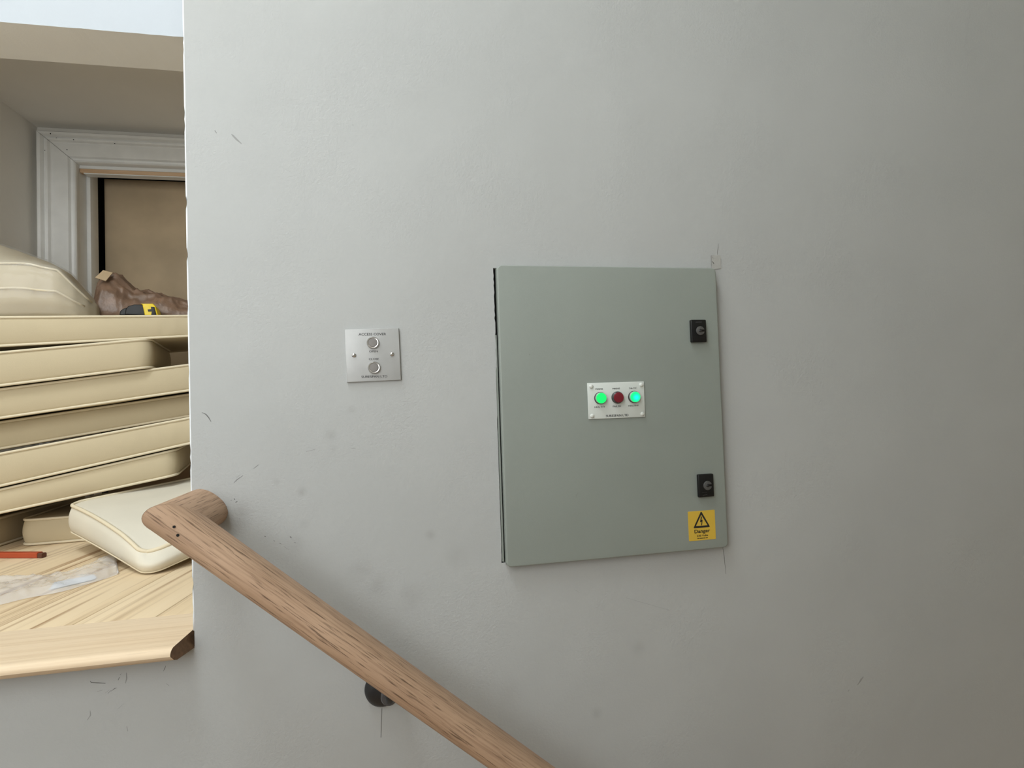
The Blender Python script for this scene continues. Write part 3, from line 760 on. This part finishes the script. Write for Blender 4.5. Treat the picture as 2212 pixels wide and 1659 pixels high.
# clear zip bag with a slip of paper in it
topc = [(-1.08, .440), (-1.03, .410), (-.984, .392), (-.918, .380), (-.872, .392), (-.850, .442), (-.842, .505), (-.8395, .527)]
botc = [(-.955, .150), (-.91, .185), (-.870, .217), (-.844, .242), (-.801, .264), (-.772, .306), (-.753, .340), (-.749, .357)]
def curve(tab, t):
    x = t * (len(tab) - 1); i = min(int(x), len(tab) - 2); f = x - i
    p0 = tab[max(i - 1, 0)]; p1 = tab[i]; p2 = tab[i + 1]; p3 = tab[min(i + 2, len(tab) - 1)]
    return tuple(.5 * (2 * p1[k] + (p2[k] - p0[k]) * f + (2 * p0[k] - 5 * p1[k] + 4 * p2[k] - p3[k]) * f * f + (3 * p1[k] - p0[k] - 3 * p2[k] + p3[k]) * f ** 3) for k in (0, 1))
def bagsheet(top):
    bm = bmesh.new(); n, m_ = 72, 26; G = []
    for i in range(n + 1):
        t = i / n; a, b = curve(topc, t), curve(botc, t); row = []
        for j in range(m_ + 1):
            q = j / m_; x = a[0] + (b[0] - a[0]) * q; y = a[1] + (b[1] - a[1]) * q
            e = min(1, min(q, 1 - q) * 8) * min(1, (1 - t) * 12)
            f = (1 - 2 * abs(noise.noise(Vector((x * 22, y * 22, 3))))) + .5 * (1 - 2 * abs(noise.noise(Vector((x * 55, y * 55, 7)))))
            z = DZ + .0012 + (e * (.0045 + .0062 * max(f, -.6)) if top else 0)
            if top and abs(t - .945) < .012: z = DZ + .0042
            row.append(bm.verts.new((x, y, z)))
        G.append(row)
    for i in range(n):
        for j in range(m_): bm.faces.new((G[i][j], G[i + 1][j], G[i + 1][j + 1], G[i][j + 1]))
    return bm
ez = empty('clear_zip_bag', (-.86, .34, DZ)); tag(ez, 'long clear plastic bag lying crumpled on the pine boards in front of the cushions', 'bag')
from_bm('bag_front', bagsheet(True), 'zipfilm', ez)
sealp = [curve(topc, .945), curve(botc, .945)]
tube('zip_seal', [(sealp[0][0] + (sealp[1][0] - sealp[0][0]) * i / 8, sealp[0][1] + (sealp[1][1] - sealp[0][1]) * i / 8, DZ + .0042) for i in range(9)], .0016, 'zipfilm', ez, n=6)
bm = bmesh.new(); add_prism(bm, [(-.832, .281), (-.779, .327), (-.782, .340), (-.799, .362), (-.851, .329)], DZ + .0016, DZ + .0022, 'z')
tag(from_bm('paper_slip', bm, 'slip', None, False), 'pale blue slip of paper inside the clear plastic bag', 'paper')

# ------------------------------------------------------------------ handrail
TH = R(40.78); tv = Vector((math.cos(TH), 0, -math.sin(TH))); nv = Vector((math.sin(TH), 0, math.cos(TH)))
HP = Vector((-.4559, -.100, .1275)); HA, HB_ = .033, .0225
def sup(i, n=48, ex=2.25):
    a = 2 * math.pi * i / n; c, s = math.cos(a), math.sin(a)
    return HA * math.copysign(abs(c) ** (2 / ex), c), HB_ * math.copysign(abs(s) ** (2 / ex), s)
eh = empty('handrail', HP); tag(eh, 'round-edged oak handrail running down the wall with a mitred end into the plaster', 'handrail')
def swept(name, fx0, fx1, basis, m='oak'):
    bm = bmesh.new(); n = 48; r0 = []; r1 = []
    for i in range(n):
        l, h = sup(i, n); r0.append(bm.verts.new((fx0(l), l, h))); r1.append(bm.verts.new((fx1(l), l, h)))
    for i in range(n): bm.faces.new((r0[i], r0[(i + 1) % n], r1[(i + 1) % n], r1[i]))
    bm.faces.new(r0[::-1]); bm.faces.new(r1)
    o = sharp(from_bm(name, bm, m, None), 40)
    o.parent = eh; o.matrix_parent_inverse = eh.matrix_basis.inverted(); o.matrix_basis = basis
    return o
basis = Matrix(((tv.x, 0, nv.x, HP.x), (0, 1, 0, HP.y), (tv.z, 0, nv.z, HP.z), (0, 0, 0, 1)))
swept('rail', lambda l: l + .0003, lambda l: 1.35, basis)
# return: local X runs into the wall (+y), local Y along the rail direction
basis2 = Matrix(((0, tv.x, nv.x, HP.x), (1, 0, 0, HP.y), (0, tv.z, nv.z, HP.z), (0, 0, 0, 1)))
swept('return_end', lambda l: l - .0003, lambda l: .1005, basis2)
for (a, l, r) in ((.006, -.0308, .0016), (.0165, -.0318, .0019)):
    o = lathe_y('nail_hole', 0, 0, [(0, -.0022), (r, -.0022), (r * .9, .003), (0, .003)], 'void', None, 10)
    o.parent = eh; o.matrix_parent_inverse = eh.matrix_basis.inverted()
    o.matrix_basis = basis @ Matrix.Translation((a, -.0312, .0060 if a < .01 else .0005))
ebk = empty('handrail_bracket', (-.2035, 0, -.174)); tag(ebk, 'black domed wall bracket holding up the oak handrail', 'bracket')
lathe_y('rose', -.2035, -.174, [(.0275, .0005), (.0278, -.004), (.0262, -.009), (.021, -.015), (.0155, -.018), (0, -.0185)], 'blackmetal', ebk)
lathe_y('arm', -.1900, -.1585, [(.0115, -.010), (.0125, -.040), (.0125, -.062), (.0105, -.066), (.0, -.0662)], 'greymetal', ebk)
tube('saddle', [(-.190, -.062, -.160), (-.188, -.085, -.150), (-.185, -.097, -.132)], .0065, 'blackmetal', ebk, n=12)

# ------------------------------------------------------------------ control plate
ec = empty('control_plate', (-.2045, 0, .3546)); tag(ec, 'square steel plate with two push buttons lettered OPEN and CLOSE', 'switch plate')
cc = (-.2045, .3546); rot = R(1.1)
def rp(pts):
    return [(cc[0] + math.cos(rot) * (x - cc[0]) - math.sin(rot) * (z - cc[1]), cc[1] + math.sin(rot) * (x - cc[0]) + math.cos(rot) * (z - cc[1])) for x, z in pts]
h_ = .0422
prism('faceplate', rp([(cc[0] - h_, cc[1] - h_), (cc[0] + h_, cc[1] - h_), (cc[0] + h_, cc[1] + h_), (cc[0] - h_, cc[1] + h_)]), -.0040, .0, 'y', 'steel', ec, bev=.0006)
for zc_, xc_ in ((.3742, -.2041), (.3341, -.2031)):
    bt = lathe_y('push_button', xc_, zc_, [(0, -.003), (.0098, -.003), (.0099, -.0055), (.0094, -.0072), (.0084, -.0082), (.0074, -.0080), (.0072, -.0066), (.0, -.0066)], 'chrome', ec)
    lathe_y('button_cap', xc_, zc_, [(.0068, -.0064), (.0068, -.0076), (.0064, -.0081), (0, -.0083)], 'cap', bt)
for xs_, zs_ in ((-.2340, .3544), (-.1746, .3553)):
    sc = lathe_y('screw', xs_, zs_, [(.0034, -.0038), (.0034, -.0048), (.0028, -.0058), (.0015, -.0064), (0, -.0065)], 'chrome', ec, 20)
    prism('slot', [(xs_ - .0027 - .0002, zs_ - .0016), (xs_ - .0027 + .0006, zs_ - .0021), (xs_ + .0027, zs_ + .0016), (xs_ + .0021, zs_ + .0021)], -.0066, -.0055, 'y', 'lettering', sc)
for bdy, a, b, zb, cap in (('ACCESS COVER', -.2260, -.1832, .3862, .0040), ('OPEN', -.2105, -.1969, .3588, .0033), ('CLOSE', -.2113, -.1955, .3465, .0033), ('SURESPAN LTD', -.2233, -.1831, .3180, .0038)):
    text(bdy, a, b, zb, cap, -.0040, ec, dbl=.030)

# ------------------------------------------------------------------ electrical cabinet
ek = empty('electrical_cabinet', (.2, 0, 0)); tag(ek, 'grey steel electrical cabinet set into the wall with two black locks and pilot lights', 'cabinet')
bm = bmesh.new()
for b_ in ((-.0046, -.0016, .0004, .0060, .006, .385), (.0005, .0025, -.0035, .095, .002, .498), (.3965, .3985, -.0035, .095, .004, .498), (.0025, .3965, -.0035, .095, .496, .498), (.0025, .3965, -.0035, .095, .004, .006), (.0025, .3965, .09, .095, .006, .496)):
    add_box(bm, *b_)
from_bm('body', bm, 'cabdark', ek, False)
bm = bmesh.new(); v0, v1, f0, f1 = add_prism(bm, rrect(0, .4, 0, .5, .0085, 8), -.0155, -.0042, 'y')
bmesh.ops.recalc_face_normals(bm, faces=bm.faces[:])
bmesh.ops.bevel(bm, geom=list(f0.edges), offset=.0022, segments=4, affect='EDGES', profile=.5)
sharp(from_bm('door', bm, 'cab', ek, True), 50)
YD = -.0155
for k_, (xl, zl) in enumerate(((.3577, .3856), (.3588, .1126))):
    lk = box('lock', xl - .0147, xl + .0147, YD - .0065, YD, zl - .0200, zl + .0200, 'black', ek, .0016, 3)
    if k_ == 0: tag(lk, 'upper lock')
    else: tag(lk, 'lower lock')
    cx_, cz_ = xl + .0021, zl + .0002
    pts = []
    for i in range(33):
        a = R(14 + 332 * i / 32); pts.append((cx_ + .0079 * math.cos(a), cz_ + .0079 * math.sin(a)))
    pts += [(cx_ + .002, cz_ - .0019), (cx_ + .002, cz_ + .0019)]
    prism('cam', pts, YD - .0078, YD - .0062, 'y', 'cam_', lk, bev=.0004)
    lathe_y('cam_centre', cx_ - .0002, cz_, [(0, YD - .0095), (.0012, YD - .0092), (.0030, YD - .0079), (.0030, YD - .007)], 'blackmetal', lk, 16)
    if k_ == 0: ribbon('embossed_mark', [(xl - .006, zl + .0155), (xl + .006, zl + .0157)], .0022, YD - .0065, 'greymetal', lk)
    else:
        ribbon('embossed_mark', [(xl - .009, zl - .0118), (xl + .001, zl - .0116)], .0006, YD - .0065, 'greymetal', lk)
        ribbon('embossed_mark', [(xl - .008, zl - .0165), (xl + .001, zl - .0155)], .0012, YD - .0065, 'greymetal', lk)
# indicator panel
YP = YD - .0022
ip = box('indicator_panel', .1490, .2517, YP, YD, .2374, .2990, 'plate', ek, .0005)
for (x, z) in ((.1555, .2930), (.2464, .2933), (.1552, .2428), (.2462, .2428)):
    lathe_y('rivet', x, z, [(.0036, YP), (.0035, YP - .0012), (.0026, YP - .0022), (0, YP - .0027)], 'rivet', ip, 20)
for k_, (x, mm) in enumerate(((.1704, 'green'), (.2014, 'red'), (.2317, None))):
    z = .2727
    if mm is None:
        mm = lens_mat('lit_cyan_lens', (0, 1.0, .26, 1), (0, 1.0, 1.0, 1), (x + .0012, YP - .0095, z - .0008)); MAT['lit_cyan_lens'] = mm
    lathe_y('bezel', x, z, [(.0104, YP), (.0104, YP - .0035), (.0099, YP - .0042), (.0092, YP - .0044)], 'bezel', ip, 36)
    lathe_y('collar', x, z, [(.0098, YP - .0040), (.0096, YP - .0066), (.0091, YP - .0070), (.0090, YP - .0072)], 'collar' if k_ != 1 else 'bezel', ip, 36)
    lathe_y('lens', x, z, [(.0088, YP - .0060), (.0088, YP - .0082), (.0082, YP - .0090), (0, YP - .0094)], mm, ip, 36)
for bdy, a, b, zb, cap in (('MAINS', .1631, .1764, .2869, .0029), ('MAINS', .1937, .2070, .2868, .0029), ('24v DC', .2240, .2381, .2866, .0028), ('HEALTHY', .1601, .1792, .2563, .0028), ('FAILED', .1931, .2079, .2562, .0032), ('HEALTHY', .2212, .2403, .2564, .0028), ('SURESPAN LTD', .1798, .2209, .2400, .0040)):
    text(bdy, a, b, zb, cap, YP, ip, dbl=.035)
# warning sticker
st = prism('warning_sticker', rrect(.3248, .3762, .0168, .0682, .0012, 3), YD - .0004, YD + .0001, 'y', 'yellow', ek)
YS = YD - .0004
def rounded_poly(pts, r, n=5):
    out = []
    L = len(pts)
    for i in range(L):
        p = Vector(pts[i]); a = (Vector(pts[i - 1]) - p).normalized(); b = (Vector(pts[(i + 1) % L]) - p).normalized()
        s_ = p + a * r; e_ = p + b * r
        for k in range(n + 1):
            t = k / n; out.append(tuple((1 - t) ** 2 * s_ + 2 * t * (1 - t) * p + t * t * e_))
    return out
outer = rounded_poly([(.3500, .0678), (.3338, .0387), (.3662, .0387)], .0026)
inner = rounded_poly([(.3500, .0612), (.3388, .0421), (.3612, .0421)], .0004)
bm = bmesh.new()
vo = [bm.verts.new((x, YS - .00015, z)) for x, z in outer]; vi = [bm.verts.new((x, YS - .00015, z)) for x, z in inner]
n = len(vo)
for i in range(n): bm.faces.new((vo[i], vo[(i + 1) % n], vi[(i + 1) % n], vi[i]))
from_bm('warning_triangle', bm, 'lettering', st, False)
prism('bolt_symbol', [(.3493, .0582), (.3513, .0580), (.3501, .0521), (.3522, .0525), (.3507, .0437), (.3499, .0419), (.3491, .0438), (.3501, .0490), (.3471, .0483)], YS - .00015, YS, 'y', 'lettering', st)
text('Danger', .3357, .3657, .0299, .0062, YS, st, bold=.022)
text('230 Volts', .3402, .3615, .0233, .0033, YS, st, bold=.022)
for a, b in ((.3407, .3440), (.3447, .3515), (.3521, .3560), (.3567, .3608)): ribbon('fine_print', [(a, .0203), (b, .0203)], .0011, YS, 'lettering', st, th=.00012, taper=False)
# small chips in the door paint
ribbon('paint_chip', [(.0505, .3505), (.0509, .3485)], .0012, YD, 'crack', ek, th=.0001)
ribbon('paint_chip', [(.1225, .1090), (.1260, .1145)], .0018, YD, 'faint', ek, th=.0001)
ribbon('paint_chip', [(.1215, .1065), (.1228, .1085)], .0014, YD, 'faint', ek, th=.0001)
